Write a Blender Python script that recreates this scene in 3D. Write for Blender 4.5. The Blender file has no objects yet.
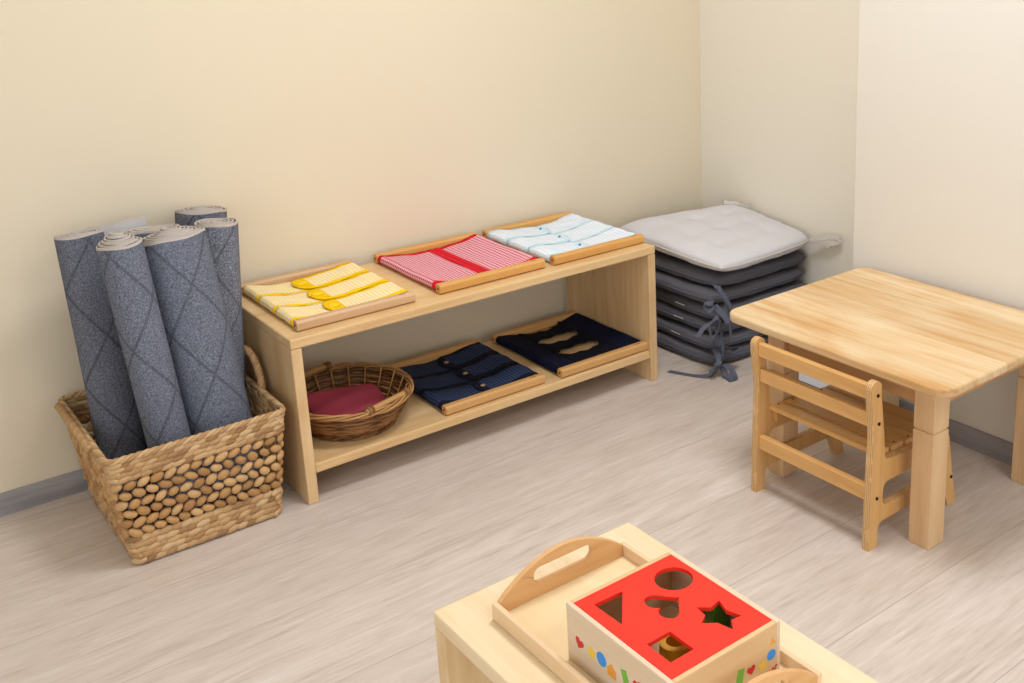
import bpy, bmesh, math, random
from mathutils import Vector, Matrix
random.seed(7)
sc = bpy.context.scene
COL = sc.collection
PI = math.pi
def V(*a): return Vector(a)

# ------------------------------------------------------------------ materials
def lin(c):
    return tuple(((x/255)/12.92 if x/255 <= .04045 else ((x/255+.055)/1.055)**2.4) for x in c) + (1,)
class NT:
    def __init__(s, name):
        s.m = bpy.data.materials.new(name); s.m.use_nodes = True
        s.t = s.m.node_tree; s.b = s.t.nodes['Principled BSDF']
    def n(s, typ, **kw):
        nd = s.t.nodes.new(typ)
        for k, v in kw.items(): setattr(nd, k, v)
        return nd
    def l(s, a, b): s.t.links.new(a, b)
    def val(s, sock, v): sock.default_value = v
    def math(s, op, a, b=None, c=None):
        nd = s.n('ShaderNodeMath', operation=op)
        for i, x in enumerate((a, b, c)):
            if x is None: continue
            if isinstance(x, (int, float)): nd.inputs[i].default_value = x
            else: s.l(x, nd.inputs[i])
        return nd.outputs[0]
    def mix(s, f, a, b, mode='MIX'):
        nd = s.n('ShaderNodeMix', data_type='RGBA', blend_type=mode)
        for i, x in ((0, f), (6, a), (7, b)):
            if isinstance(x, (int, float)): nd.inputs[i].default_value = x
            elif isinstance(x, tuple): nd.inputs[i].default_value = x
            else: s.l(x, nd.inputs[i])
        return nd.outputs[2]
    def coord(s, scale=(1, 1, 1), loc=(0, 0, 0), kind='Object'):
        tc = s.n('ShaderNodeTexCoord'); mp = s.n('ShaderNodeMapping')
        s.l(tc.outputs[kind], mp.inputs[0]); mp.inputs['Scale'].default_value = scale; mp.inputs['Location'].default_value = loc
        return mp.outputs[0]
    def noise(s, vec, scale, detail=3, rough=.55, dist=0):
        nd = s.n('ShaderNodeTexNoise'); s.l(vec, nd.inputs['Vector'])
        nd.inputs['Scale'].default_value = scale; nd.inputs['Detail'].default_value = detail
        nd.inputs['Roughness'].default_value = rough; nd.inputs['Distortion'].default_value = dist
        return nd.outputs['Fac']
    def ramp(s, f, stops):
        nd = s.n('ShaderNodeValToRGB'); e = nd.color_ramp.elements
        while len(e) < len(stops): e.new(.5)
        for i, (p, c) in enumerate(stops): e[i].position = p; e[i].color = c
        s.l(f, nd.inputs[0]); return nd.outputs[0]
    def bump(s, h, strength=.2, dist=.002):
        nd = s.n('ShaderNodeBump'); nd.inputs['Strength'].default_value = strength; nd.inputs['Distance'].default_value = dist
        s.l(h, nd.inputs['Height']); s.l(nd.outputs[0], s.b.inputs['Normal'])
    def fin(s, col, rough=.5, spec=.5):
        if isinstance(col, tuple): s.b.inputs['Base Color'].default_value = col
        else: s.l(col, s.b.inputs['Base Color'])
        s.b.inputs['Roughness'].default_value = rough
        s.b.inputs['Specular IOR Level'].default_value = spec
        return s.m

def wood(name, light, dark, axis=0, stave=None, rough=.42, contrast=1.0, seed=0, knots=True):
    """pale wood, grain along axis; stave=(axis,width,amount) gives glued laminations of differing tone"""
    t = NT(name)
    sc1 = [14, 14, 14]; sc1[axis] = 1.1
    sc2 = [70, 70, 70]; sc2[axis] = 2.5
    base = t.coord(tuple(sc1), (seed, seed*1.7, seed*.6)); fine = t.coord(tuple(sc2), (seed*2, 0, seed))
    if stave:
        tc = t.n('ShaderNodeTexCoord'); sp = t.n('ShaderNodeSeparateXYZ'); t.l(tc.outputs['Object'], sp.inputs[0])
        k = t.math('FLOOR', t.math('DIVIDE', sp.outputs[stave[0]], stave[1]))
        wn = t.n('ShaderNodeTexWhiteNoise', noise_dimensions='1D'); t.l(k, wn.inputs['W'])
        off = t.n('ShaderNodeVectorMath', operation='MULTIPLY_ADD')
        t.l(wn.outputs['Color'], off.inputs[0]); off.inputs[1].default_value = (9, 9, 9); t.l(base, off.inputs[2])
        base = off.outputs[0]
    n1 = t.noise(base, 1.0, 4, .55, .9)
    n2 = t.noise(fine, 1.0, 3, .6, .2)
    sc3 = [5.5, 5.5, 5.5]; sc3[axis] = 1.6
    n3 = t.noise(t.coord(tuple(sc3), (seed+3, seed, seed*2)), 1.0, 3, .6, 1.6)
    f = t.math('ADD', t.math('ADD', t.math('MULTIPLY', n1, .46), t.math('MULTIPLY', n2, .22)), t.math('MULTIPLY', n3, .32))
    c = t.ramp(f, [(.5-.10/contrast, lin(light)), (.5+.02/contrast, lin(tuple((a*.55+b*.45) for a, b in zip(light, dark)))), (.5+.11/contrast, lin(dark))])
    if stave:
        c = t.mix(t.math('MULTIPLY', wn.outputs['Value'], stave[2]), c, lin(tuple(x*.86 for x in dark)), 'MIX')
    t.bump(n2, .05, .001)
    return t.fin(c, rough, .45)

def gingham(name, c0, c1, period, weave=.12):
    t = NT(name); uv = t.n('ShaderNodeUVMap'); sp = t.n('ShaderNodeSeparateXYZ'); t.l(uv.outputs[0], sp.inputs[0])
    a = t.math('LESS_THAN', t.math('FRACT', t.math('DIVIDE', sp.outputs[0], period)), .5)
    b = t.math('LESS_THAN', t.math('FRACT', t.math('DIVIDE', sp.outputs[1], period)), .5)
    f = t.math('MULTIPLY', t.math('ADD', a, b), .5)
    c = t.mix(f, lin(c0), lin(c1))
    n = t.noise(t.coord((1, 1, 1)), 900, 1)
    c = t.mix(weave, c, n, 'OVERLAY')
    t.bump(n, .25, .0006)
    return t.fin(c, .85, .2)

def cloth(name, col, var=.18, scale=500, rough=.9, spec=.15, big=8, bumpd=.0006):
    t = NT(name); co = t.coord((1, 1, 1))
    n = t.noise(co, scale, 2, .6); g = t.noise(co, big, 3, .5)
    c = t.mix(t.math('MULTIPLY', g, var*2), lin(tuple(min(255, x*1.12+3) for x in col)), lin(tuple(x*.74 for x in col)))
    c = t.mix(t.math('MULTIPLY', n, var*1.6), c, lin(tuple(x*.62 for x in col)))
    t.bump(n, .35, bumpd)
    return t.fin(c, rough, spec)

def plain(name, col, rough=.5, spec=.5, metal=0):
    t = NT(name); n = t.noise(t.coord(), 60, 2)
    c = t.mix(t.math('MULTIPLY', n, .14), lin(col), lin(tuple(x*.8 for x in col)))
    t.b.inputs['Metallic'].default_value = metal
    return t.fin(c, rough, spec)

def paint(name, col):
    t = NT(name); co = t.coord(); n = t.noise(co, 3, 3); f = t.noise(co, 220, 3, .65)
    c = t.mix(t.math('MULTIPLY', n, .10), lin(col), lin(tuple(x*.95 for x in col)))
    t.bump(f, .10, .0012)
    return t.fin(c, .62, .25)

def floor_mat():
    t = NT('grey_oak_vinyl_planks')
    co = t.coord((1, 1, 1), (1.5+3.4*2, .128+.288*20, 0))
    br = t.n('ShaderNodeTexBrick', offset=.06, offset_frequency=2, squash=1.0)
    t.l(co, br.inputs['Vector'])
    br.inputs['Scale'].default_value = 1; br.inputs['Brick Width'].default_value = 3.4; br.inputs['Row Height'].default_value = .288
    br.inputs['Mortar Size'].default_value = .0011; br.inputs['Mortar Smooth'].default_value = .3; br.inputs['Bias'].default_value = 0
    br.inputs['Color1'].default_value = (0, 0, 0, 1); br.inputs['Color2'].default_value = (1, 1, 1, 1); br.inputs['Mortar'].default_value = (.5, .5, .5, 1)
    off = t.n('ShaderNodeVectorMath', operation='MULTIPLY_ADD')
    t.l(br.outputs['Color'], off.inputs[0]); off.inputs[1].default_value = (7, 3, 0); t.l(co, off.inputs[2])
    def streak(sx, sy, det, dist):
        mp = t.n('ShaderNodeMapping'); t.l(off.outputs[0], mp.inputs[0]); mp.inputs['Scale'].default_value = (sx, sy, 1)
        return t.noise(mp.outputs[0], 1, det, .62, dist)
    a = streak(1.7, 11, 6, 2.4); b = streak(9, 105, 4, .5); d = streak(.8, 3.0, 3, .8)
    f = t.math('ADD', t.math('ADD', t.math('MULTIPLY', a, .42), t.math('MULTIPLY', b, .36)), t.math('MULTIPLY', d, .22))
    c = t.ramp(f, [(.36, lin((190, 172, 159))), (.45, lin((208, 193, 181))), (.55, lin((220, 207, 197))), (.66, lin((232, 222, 213)))])
    sep = t.n('ShaderNodeSeparateColor'); t.l(br.outputs['Color'], sep.inputs[0])
    c = t.mix(t.math('MULTIPLY', sep.outputs[0], .22), c, lin((196, 182, 172)))
    c = t.mix(t.math('MULTIPLY', br.outputs['Fac'], .5), c, lin((122, 108, 98)))
    t.bump(t.math('SUBTRACT', t.math('MULTIPLY', b, .5), t.math('MULTIPLY', br.outputs['Fac'], 1.4)), .22, .0012)
    return t.fin(c, .48, .4)

def rug_mat(name, base, speck=.5):
    t = NT(name); uv = t.n('ShaderNodeUVMap'); sp = t.n('ShaderNodeSeparateXYZ'); t.l(uv.outputs[0], sp.inputs[0])
    co = t.coord((1, 1, 1))
    n = t.noise(co, 260, 3, .8); g = t.noise(co, 30, 3, .6)
    c = t.ramp(n, [(.34, lin(tuple(x*.62 for x in base))), (.52, lin(base)), (.70, lin(tuple(min(255, x*1.2+26*speck) for x in base)))])
    c = t.mix(t.math('MULTIPLY', g, .3), c, lin(tuple(x*.8 for x in base)))
    per = .15
    def line(expr):
        fr = t.math('FRACT', t.math('DIVIDE', expr, per))
        return t.math('LESS_THAN', t.math('ABSOLUTE', t.math('SUBTRACT', fr, .5)), .026)
    k = t.math('MULTIPLY', sp.outputs[1], .62)
    ln = t.math('MAXIMUM', line(t.math('ADD', sp.outputs[0], k)), line(t.math('SUBTRACT', sp.outputs[0], k)))
    c = t.mix(t.math('MULTIPLY', ln, .45), c, lin(tuple(x*.5 for x in base)))
    h = t.math('SUBTRACT', t.math('MULTIPLY', n, .6), t.math('MULTIPLY', ln, .8))
    t.bump(h, .5, .0025)
    return t.fin(c, .95, .08)

def island(name, cols, rough=.6, fine=120, spec=.3):
    t = NT(name); ge = t.n('ShaderNodeNewGeometry')
    n = t.noise(t.coord(), fine, 3)
    f = t.math('ADD', t.math('MULTIPLY', ge.outputs['Random Per Island'], .75), t.math('MULTIPLY', n, .25))
    c = t.ramp(f, [(i/(len(cols)-1), lin(x)) for i, x in enumerate(cols)])
    t.bump(n, .3, .001)
    return t.fin(c, rough, spec)

def ply_edge(name):
    t = NT(name); tc = t.n('ShaderNodeTexCoord'); sp = t.n('ShaderNodeSeparateXYZ'); t.l(tc.outputs['Object'], sp.inputs[0])
    fr = t.math('FRACT', t.math('DIVIDE', sp.outputs[1], .0052))
    n = t.noise(t.coord((20, 20, 12)), 1.5, 3)
    f = t.math('MULTIPLY', t.math('LESS_THAN', fr, .34), t.math('GREATER_THAN', n, .44))
    return t.fin(t.mix(t.math('MULTIPLY', f, .6), lin((226, 184, 128)), lin((130, 86, 50))), .5, .35)

M = {}
M['floor'] = floor_mat()
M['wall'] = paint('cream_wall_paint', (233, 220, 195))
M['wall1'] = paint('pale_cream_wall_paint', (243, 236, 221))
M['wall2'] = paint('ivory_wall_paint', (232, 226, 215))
M['ceil'] = paint('white_ceiling_paint', (240, 238, 232))
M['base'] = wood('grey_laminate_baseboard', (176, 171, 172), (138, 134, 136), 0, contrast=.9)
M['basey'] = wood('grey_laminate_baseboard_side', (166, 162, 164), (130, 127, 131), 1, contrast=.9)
M['birch_x'] = wood('birch_grain_x', (234, 202, 152), (212, 170, 116), 0, contrast=.9)
M['birch_z'] = wood('birch_grain_z', (232, 200, 152), (206, 164, 114), 2, contrast=.9, seed=3)
M['birch_y'] = wood('birch_grain_y', (240, 220, 186), (226, 200, 156), 1, contrast=.9, seed=5)
M['birch_zz'] = wood('pale_birch_grain_z', (238, 214, 172), (216, 180, 130), 2, contrast=.9, seed=8)
M['top'] = wood('table_top_birch_staves', (230, 206, 166), (206, 156, 96), 1, stave=(0, .118, .24), rough=.5, contrast=1.15, seed=2)
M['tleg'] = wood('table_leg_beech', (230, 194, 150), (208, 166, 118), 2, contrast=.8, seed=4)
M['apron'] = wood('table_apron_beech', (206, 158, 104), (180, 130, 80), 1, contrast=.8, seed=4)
M['chair_y'] = wood('chair_birch_grain_y', (232, 184, 118), (206, 152, 88), 1, contrast=.8, seed=6)
M['chair_z'] = wood('chair_ply_face', (230, 184, 122), (206, 156, 94), 2, contrast=.8, seed=9)
M['chair_x'] = wood('chair_birch_grain_x', (224, 176, 112), (200, 148, 88), 0, contrast=.8, seed=9)
M['ply'] = ply_edge('plywood_edge_layers')
M['oak_x'] = wood('frame_beech_amber', (222, 168, 96), (198, 140, 70), 0, contrast=.8, seed=1)
M['pale_x'] = wood('frame_beech_pinkish', (214, 176, 136), (190, 148, 104), 0, contrast=.8, seed=1)
M['tan_x'] = wood('frame_beech_tan', (220, 172, 112), (196, 146, 86), 0, contrast=.8, seed=7)
M['tray_x'] = wood('tray_beech_grain_x', (226, 180, 126), (202, 150, 96), 0, contrast=.8, seed=11)
M['tray_y'] = wood('tray_beech_grain_y', (238, 208, 170), (222, 186, 144), 1, contrast=.8, seed=11)
M['tray_floor'] = wood('tray_floor_ply', (242, 220, 178), (230, 200, 150), 1, contrast=.7, seed=12)
M['box_y'] = wood('sorter_pine_grain_y', (228, 206, 178), (208, 180, 148), 1, contrast=.8, seed=13)
M['box_x'] = wood('sorter_pine_grain_x', (226, 190, 142), (204, 164, 114), 0, contrast=.8, seed=14)
M['red'] = plain('red_lid_paint', (240, 48, 26), .6, .3)
M['hole'] = plain('dark_hole', (46, 34, 26), .8, .2)
M['stamp'] = plain('burnt_stamp', (120, 74, 40), .8, .2)
for k, c in dict(pr=(206, 44, 40), py=(240, 206, 70), pb=(52, 150, 232), po=(236, 160, 62), pg=(120, 184, 70)).items():
    M[k] = plain('print_' + k, c, .5, .4)
M['green'] = plain('green_block_paint', (70, 140, 30), .4, .5)
M['yellowb'] = plain('yellow_block_paint', (238, 180, 24), .4, .5)
M['y_chk'] = gingham('yellow_gingham', (252, 242, 214), (250, 214, 116), .0105)
M['y_trim'] = cloth('yellow_bias_trim', (255, 182, 2), .06)
M['y_btn'] = plain('yellow_button', (255, 214, 6), .45, .4)
M['r_chk'] = gingham('red_gingham', (250, 206, 216), (192, 38, 66), .0110)
M['r_trim'] = cloth('red_bias_trim', (204, 30, 44), .1)
M['b_chk'] = gingham('pale_blue_gingham', (250, 251, 254), (206, 226, 246), .012)
M['b_trim'] = cloth('light_blue_trim', (194, 216, 244), .08)
M['b_snap'] = plain('blue_snap', (70, 120, 190), .35, .5)
M['n_chk'] = gingham('navy_check', (15, 19, 34), (58, 76, 114), .0105)
M['n_trim'] = cloth('navy_trim', (18, 20, 34), .1)
M['n_btn'] = plain('wooden_button', (176, 140, 112), .4, .5)
M['d_den'] = cloth('dark_navy_denim', (12, 17, 42), .2)
M['d_trim'] = cloth('black_navy_band', (10, 12, 24), .1)
M['cush_d'] = cloth('charcoal_cotton', (92, 91, 98), .10, 700, .92, .12, 14)
M['cush_l'] = cloth('light_grey_cotton', (196, 194, 197), .06, 700, .92, .12, 14)
M['tie_d'] = cloth('charcoal_tie_tape', (92, 96, 110), .14, 600)
M['tie_l'] = cloth('grey_tie_tape', (200, 194, 186), .12, 600)
M['zip'] = plain('zip_teeth', (206, 204, 200), .4, .5)
M['burg'] = cloth('burgundy_cotton', (180, 74, 96), .12, 500)
M['rug1'] = rug_mat('slate_rug', (112, 115, 127))
M['rug2'] = rug_mat('blue_slate_rug', (118, 123, 138))
M['rug3'] = rug_mat('speckled_rug', (120, 124, 136), 1.5)
M['rug_back'] = cloth('rug_felt_backing', (196, 193, 190), .2, 350)
M['rug_edge'] = cloth('rug_cut_edge', (196, 186, 178), .2, 400)
M['grass'] = island('water_hyacinth', [(136, 100, 64), (180, 140, 96), (204, 168, 122), (216, 186, 144)], .6)
M['grass_d'] = island('water_hyacinth_beads', [(150, 108, 64), (190, 146, 94), (214, 176, 126)], .5)
M['stake'] = plain('grey_stake', (120, 112, 104), .6)
M['wick'] = island('brown_wicker', [(60, 38, 22), (108, 70, 38), (150, 104, 60), (180, 134, 84)], .5)
M['wick_l'] = island('light_wicker', [(170, 122, 70), (206, 164, 108)], .5)
M['white'] = plain('white_board_face', (232, 236, 246), .25, .5)
M['dark'] = plain('dark_board_rim', (40, 46, 52), .4, .5)

# ------------------------------------------------------------------ mesh builder
class MB:
    def __init__(s): s.v = []; s.f = []; s.m = []; s.uv = {}
    def add(s, verts, faces, m=0, uvs=None):
        o = len(s.v); s.v += [tuple(p) for p in verts]
        for i, f in enumerate(faces):
            if uvs is not None: s.uv[len(s.f)] = [uvs[k] for k in f]
            s.f.append([o+k for k in f]); s.m.append(m[i] if isinstance(m, list) else m)
        return s
    def box(s, x0, x1, y0, y1, z0, z1, m=0):
        v = [(x, y, z) for z in (z0, z1) for y in (y0, y1) for x in (x0, x1)]
        return s.add(v, [(0, 2, 3, 1), (4, 5, 7, 6), (0, 1, 5, 4), (2, 6, 7, 3), (0, 4, 6, 2), (1, 3, 7, 5)], m)
    def prism(s, pts, ext, m=0, mside=None):
        """pts: 3D polygon; ext: extrusion vector"""
        n = len(pts); ext = Vector(ext); P = [Vector(p) for p in pts]
        v = P + [p+ext for p in P]
        f = [list(range(n))[::-1], list(range(n, 2*n))] + [(i, (i+1) % n, n+(i+1) % n, n+i) for i in range(n)]
        ms = m if mside is None else mside
        return s.add(v, f, [m, m]+[ms]*n)
    def tube(s, path, r, seg=8, m=0, closed=False, cap=True, ry=None):
        P = [Vector(p) for p in path]; n = len(P)
        R = r if isinstance(r, (list, tuple)) else [r]*n
        T = []
        for i in range(n):
            a = P[(i-1) % n] if (closed or i > 0) else P[i]; b = P[(i+1) % n] if (closed or i < n-1) else P[i]
            T.append((b-a).normalized())
        up = Vector((0, 0, 1)) if abs(T[0].z) < .9 else Vector((1, 0, 0))
        N = (up - T[0]*up.dot(T[0])).normalized(); v = []
        for i in range(n):
            N = (N - T[i]*N.dot(T[i])).normalized(); B = T[i].cross(N)
            for k in range(seg):
                a = 2*PI*k/seg; v.append(P[i] + (N*math.cos(a)+B*math.sin(a)*(1 if ry is None else ry))*R[i])
        f = []
        for i in range(n if closed else n-1):
            j = (i+1) % n
            for k in range(seg):
                l = (k+1) % seg; f.append((i*seg+k, i*seg+l, j*seg+l, j*seg+k))
        if cap and not closed:
            f.append(list(range(seg))[::-1]); f.append([(n-1)*seg+k for k in range(seg)])
        return s.add(v, f, m)
    def ell(s, c, ax, m=0, nu=8, nv=5):
        """ellipsoid at c with three axis vectors ax"""
        c = Vector(c); X, Y, Z = [Vector(a) for a in ax]
        v = [c+Z]
        for i in range(1, nv):
            t = PI*i/nv
            for k in range(nu):
                p = 2*PI*k/nu; v.append(c + X*math.sin(t)*math.cos(p) + Y*math.sin(t)*math.sin(p) + Z*math.cos(t))
        v.append(c-Z); f = []
        for k in range(nu): f.append((0, 1+k, 1+(k+1) % nu))
        for i in range(nv-2):
            for k in range(nu):
                a = 1+i*nu+k; b = 1+i*nu+(k+1) % nu; f.append((a, a+nu, b+nu, b))
        q = 1+(nv-2)*nu
        for k in range(nu): f.append((q+k, len(v)-1, q+(k+1) % nu))
        return s.add(v, f, m)
    def ribbon(s, path, w, th=.0016, m=0):
        """path: list of (point, side vector); flat tape"""
        v = []; P = [Vector(p) for p, _ in path]; n = len(P)
        for i in range(n):
            t = (P[min(i+1, n-1)]-P[max(i-1, 0)]).normalized(); sd = Vector(path[i][1]); sd = (sd - t*sd.dot(t)).normalized(); nn = t.cross(sd)
            for a, b in ((-1, -1), (1, -1), (1, 1), (-1, 1)): v.append(P[i]+sd*a*w/2+nn*b*th/2)
        f = [(3, 2, 1, 0), tuple(4*(n-1)+k for k in range(4))]
        for i in range(n-1):
            for k in range(4): f.append((4*i+k, 4*i+(k+1) % 4, 4*i+4+(k+1) % 4, 4*i+4+k))
        return s.add(v, f, m)
    def build(s, name, mats, parent=None, loc=(0, 0, 0), smooth=False, bevel=0, seg=2, solid=0, angle=None):
        """verts are given in world coords (or in the parent's frame); origin goes to loc"""
        L = Vector(loc); me = bpy.data.meshes.new(name)
        me.from_pydata([Vector(p)-L for p in s.v], [], s.f)
        for k in (mats if isinstance(mats, (list, tuple)) else [mats]): me.materials.append(M[k])
        me.polygons.foreach_set('material_index', s.m)
        if s.uv:
            u = me.uv_layers.new(name='UVMap')
            for p in me.polygons:
                if p.index in s.uv:
                    for li, c in zip(p.loop_indices, s.uv[p.index]): u.data[li].uv = c
        bm = bmesh.new(); bm.from_mesh(me)
        if not s.uv: bmesh.ops.recalc_face_normals(bm, faces=bm.faces)
        bm.to_mesh(me); bm.free()
        if smooth: me.polygons.foreach_set('use_smooth', [True]*len(me.polygons))
        if angle:
            try: me.set_sharp_from_angle(angle=math.radians(angle))
            except Exception: pass
        o = bpy.data.objects.new(name, me); COL.objects.link(o)
        if parent is not None:
            o.parent = parent; o.location = L - Vector(parent['org'])
            if parent.type == 'MESH' or True: pass
        else: o.location = L
        o['org'] = list(L)
        if bevel:
            b = o.modifiers.new('bevel', 'BEVEL'); b.width = bevel; b.segments = seg; b.limit_method = 'ANGLE'; b.angle_limit = math.radians(40)
        if solid:
            b = o.modifiers.new('solid', 'SOLIDIFY'); b.thickness = solid; b.offset = 0
        return o

def tag(o, label, cat, group=None):
    o['label'] = label; o['category'] = cat
    if group: o['group'] = group
    return o
def thing(name, loc, label, cat, group=None):
    o = bpy.data.objects.new(name, None); COL.objects.link(o); o.location = loc; o['org'] = list(loc); o.empty_display_size = .05
    return tag(o, label, cat, group)
def struct(o): o['kind'] = 'structure'; return o

def holed(outer, holes, ext):
    """flat plate with holes; outer/holes are lists of 3D points in one plane; returns MB (slot 0 faces, slot 1 edges)"""
    bm = bmesh.new(); ed = []
    for loop in [outer]+holes:
        vs = [bm.verts.new(p) for p in loop]
        for i in range(len(vs)): ed.append(bm.edges.new((vs[i], vs[(i+1) % len(vs)])))
    bmesh.ops.triangle_fill(bm, use_beauty=True, use_dissolve=False, edges=ed)
    bm.verts.index_update()
    V0 = [v.co.copy() for v in bm.verts]; F = [[v.index for v in f.verts] for f in bm.faces]; bm.free()
    n = len(V0); e = Vector(ext); mb = MB()
    mb.add(V0+[p+e for p in V0], [f[::-1] for f in F]+[[n+i for i in f] for f in F], 0)
    o = 0; fs = []
    for loop in [outer]+holes:
        k = len(loop)
        for i in range(k): fs.append((o+i, o+(i+1) % k, n+o+(i+1) % k, n+o+i))
        o += k
    for f in fs: mb.f.append(list(f)); mb.m.append(1)
    return mb

def rrect(x0, x1, y0, y1, r, n=6):
    out = []
    for cx, cy, a0 in ((x1-r, y1-r, 0), (x0+r, y1-r, 90), (x0+r, y0+r, 180), (x1-r, y0+r, 270)):
        for i in range(n+1):
            a = math.radians(a0+90*i/n); out.append((cx+r*math.cos(a), cy+r*math.sin(a)))
    return out

# ------------------------------------------------------------------ the room
YW, X1, XR, YJ, BB = .508, 1.8655, 1.551, -.521, .0597
XL, YF, H = -2.6, -4.6, 2.75
struct(MB().box(XL-.1, X1+.2, YF-.1, YW+.1, -.08, 0).build('floor', 'floor'))
struct(MB().box(XL-.1, X1+.2, YF-.1, YW+.1, H, H+.08).build('ceiling', 'ceil'))
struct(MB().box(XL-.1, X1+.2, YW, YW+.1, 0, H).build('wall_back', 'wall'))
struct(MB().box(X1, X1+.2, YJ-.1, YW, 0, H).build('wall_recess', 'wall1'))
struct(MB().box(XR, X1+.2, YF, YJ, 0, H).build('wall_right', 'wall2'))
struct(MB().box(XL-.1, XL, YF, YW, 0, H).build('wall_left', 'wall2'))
# wall behind the photographer, with an opening that holds the added front fill light
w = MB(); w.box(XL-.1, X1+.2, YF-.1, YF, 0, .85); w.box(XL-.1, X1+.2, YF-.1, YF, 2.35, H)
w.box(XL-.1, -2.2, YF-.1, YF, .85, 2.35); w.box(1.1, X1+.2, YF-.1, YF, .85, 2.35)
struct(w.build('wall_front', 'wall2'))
def skirting(pts, name, mat):
    """profile run along a horizontal line p->q with the room on the n side"""
    p, q, n = [Vector(a) for a in pts]
    prof = [(0, 0), (.014, 0), (.0145, .012), (.012, .045), (.009, .055), (.004, BB), (0, BB)]
    struct(MB().prism([p+n*a+Vector((0, 0, b)) for a, b in prof], q-p).build(name, mat, smooth=False))
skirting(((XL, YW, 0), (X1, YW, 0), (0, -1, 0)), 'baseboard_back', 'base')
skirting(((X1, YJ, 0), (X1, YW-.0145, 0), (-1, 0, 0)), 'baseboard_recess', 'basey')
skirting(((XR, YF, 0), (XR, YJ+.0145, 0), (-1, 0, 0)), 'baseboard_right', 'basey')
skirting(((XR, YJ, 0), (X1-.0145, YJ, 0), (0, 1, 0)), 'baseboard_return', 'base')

# ------------------------------------------------------------------ long shelf
ZT, TH, ZL, SD = .4642, .0273, .1085, .0286
L_, DP = 1.2, .476
sh = thing('low_shelf', (L_/2, DP/2, 0), 'long low birch shelf along the back wall holding five cloth frames', 'shelf')
MB().box(0, L_, 0, DP, ZT-TH, ZT).build('top_board', 'birch_x', sh, (L_/2, DP/2, ZT), bevel=.004)
MB().box(0, SD, .001, DP-.002, 0, ZT-TH-.0006).build('side_panel', 'birch_z', sh, (0, 0, 0), bevel=.003)
MB().box(L_-SD, L_, .001, DP-.002, 0, ZT-TH-.0006).build('side_panel', 'birch_z', sh, (L_, 0, 0), bevel=.003)
MB().box(SD+.0004, L_-SD-.0004, .004, DP-.03, ZL-TH, ZL).build('lower_board', 'birch_x', sh, (L_/2, DP/2, ZL), bevel=.004)

# ------------------------------------------------------------------ dressing frames
RW, RH = .028, .029
def sag(x, xa, xb, zb):
    u = abs(2*(x-(xa+xb)/2)/(xb-xa)); return zb + .008 + .0225*min(1, u)**2.0
def strip(mb, xa, xb, y0, y1, zb, side, reach, rnd, trimw, lift=0., nx=26, ny=8, mf=0, mt=1, waist=None, edge=(1, 1), endk=1.5, endtrim=True, vo=0., start=None):
    """cloth strip anchored on the rod at xa ('L') or xb ('R'), wrapping it, reaching to x=reach; rnd: rounded free end"""
    R = .0125; xr, zr = (xa+.013, zb+.0155) if side == 'L' else (xb-.013, zb+.0155); sg = -1 if side == 'L' else 1
    path = []
    if start is None:
        for i in range(7):
            a = -PI/2 + PI*i/6; path.append((xr+sg*R*math.cos(a), zr+R*math.sin(a)))
        x0 = xr
    else: x0 = start
    for i in range(1 if start is None else 0, nx+1):
        x = x0+(reach-x0)*i/nx; path.append((x, max(sag(x, xa, xb, zb), zb+.004)+lift*(min(1, i/4) if start is None else 1)))
    s = [0.]
    for a, b in zip(path, path[1:]): s.append(s[-1]+math.hypot(b[0]-a[0], b[1]-a[1]))
    tot = s[-1]; W = y1-y0; r = W*.5
    ts = [0, trimw/W] + [trimw/W+(1-2*trimw/W)*k/(ny-2) for k in range(1, ny-2)] + [1-trimw/W, 1]
    v = []; uv = []
    for (x, z), q in zip(path, s):
        k = 1.
        if rnd:
            d = tot-q
            if d < r*.8: k = math.sqrt(max(.0, 1-((r*.8-d)/(r*.8))**2.4))
            k = max(k, .12)
        if waist: k *= waist(x)
        for t in ts:
            y = (y0+y1)/2+(t-.5)*W*k
            v.append((x, y, z+.0012*math.sin(t*PI*3+x*70))); uv.append((x if start is not None else q, y+vo))
    n = len(ts); f = []; ms = []
    for i in range(len(path)-1):
        for j in range(n-1):
            f.append((i*n+j, i*n+j+1, i*n+n+j+1, i*n+n+j))
            tr = (j == 0 and edge[0]) or (j == n-2 and edge[1]) or (endtrim and tot-s[i+1] < trimw*(endk if rnd else .8))
            ms.append(mt if tr else mf)
    mb.add(v, f, ms, uv)
def frame(name_label, x0, x1, y0, y1, zb, woodm, rot=0.):
    org = ((x0+x1)/2, (y0+y1)/2, zb)
    t = thing('dressing_frame', org, name_label, 'dressing frame')
    for ya in (y0, y1-RW):
        c = .0055
        prof = [(ya+c, zb+.0008), (ya+RW-c, zb+.0008), (ya+RW, zb+c), (ya+RW, zb+RH-c), (ya+RW-c, zb+RH), (ya+c, zb+RH), (ya, zb+RH-c), (ya, zb+c)]
        r = MB().prism([(x0, a, b) for a, b in prof], (x1-x0, 0, 0)).build('rail', woodm, t, ((x0+x1)/2, ya+RW/2, zb), bevel=.0016)
        for xx, sg in ((x0, -1), (x1, 1)):
            MB().tube([(xx-sg*.004, ya+RW*.5, zb+RH*.55), (xx+sg*.0012, ya+RW*.5, zb+RH*.55)], .0035, 10).build('peg', 'stamp', r, (xx, ya+RW*.5, zb+RH*.55))
    sx = x1-.035
    MB().box(sx-.009, sx+.009, y0+.011, y0+.014, zb+RH-.0002, zb+RH+.0003).build('stamp', 'stamp', t, (sx, y0+.0125, zb+RH))
    for xr in (x0+.013, x1-.013):
        MB().tube([(xr, y0+RW-.004, zb+.0155), (xr, y1-RW+.004, zb+.0155)], .0085, 12).build('crossbar', woodm, t, (xr, (y0+y1)/2, zb+.0155), smooth=True, angle=40)
    return t

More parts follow.
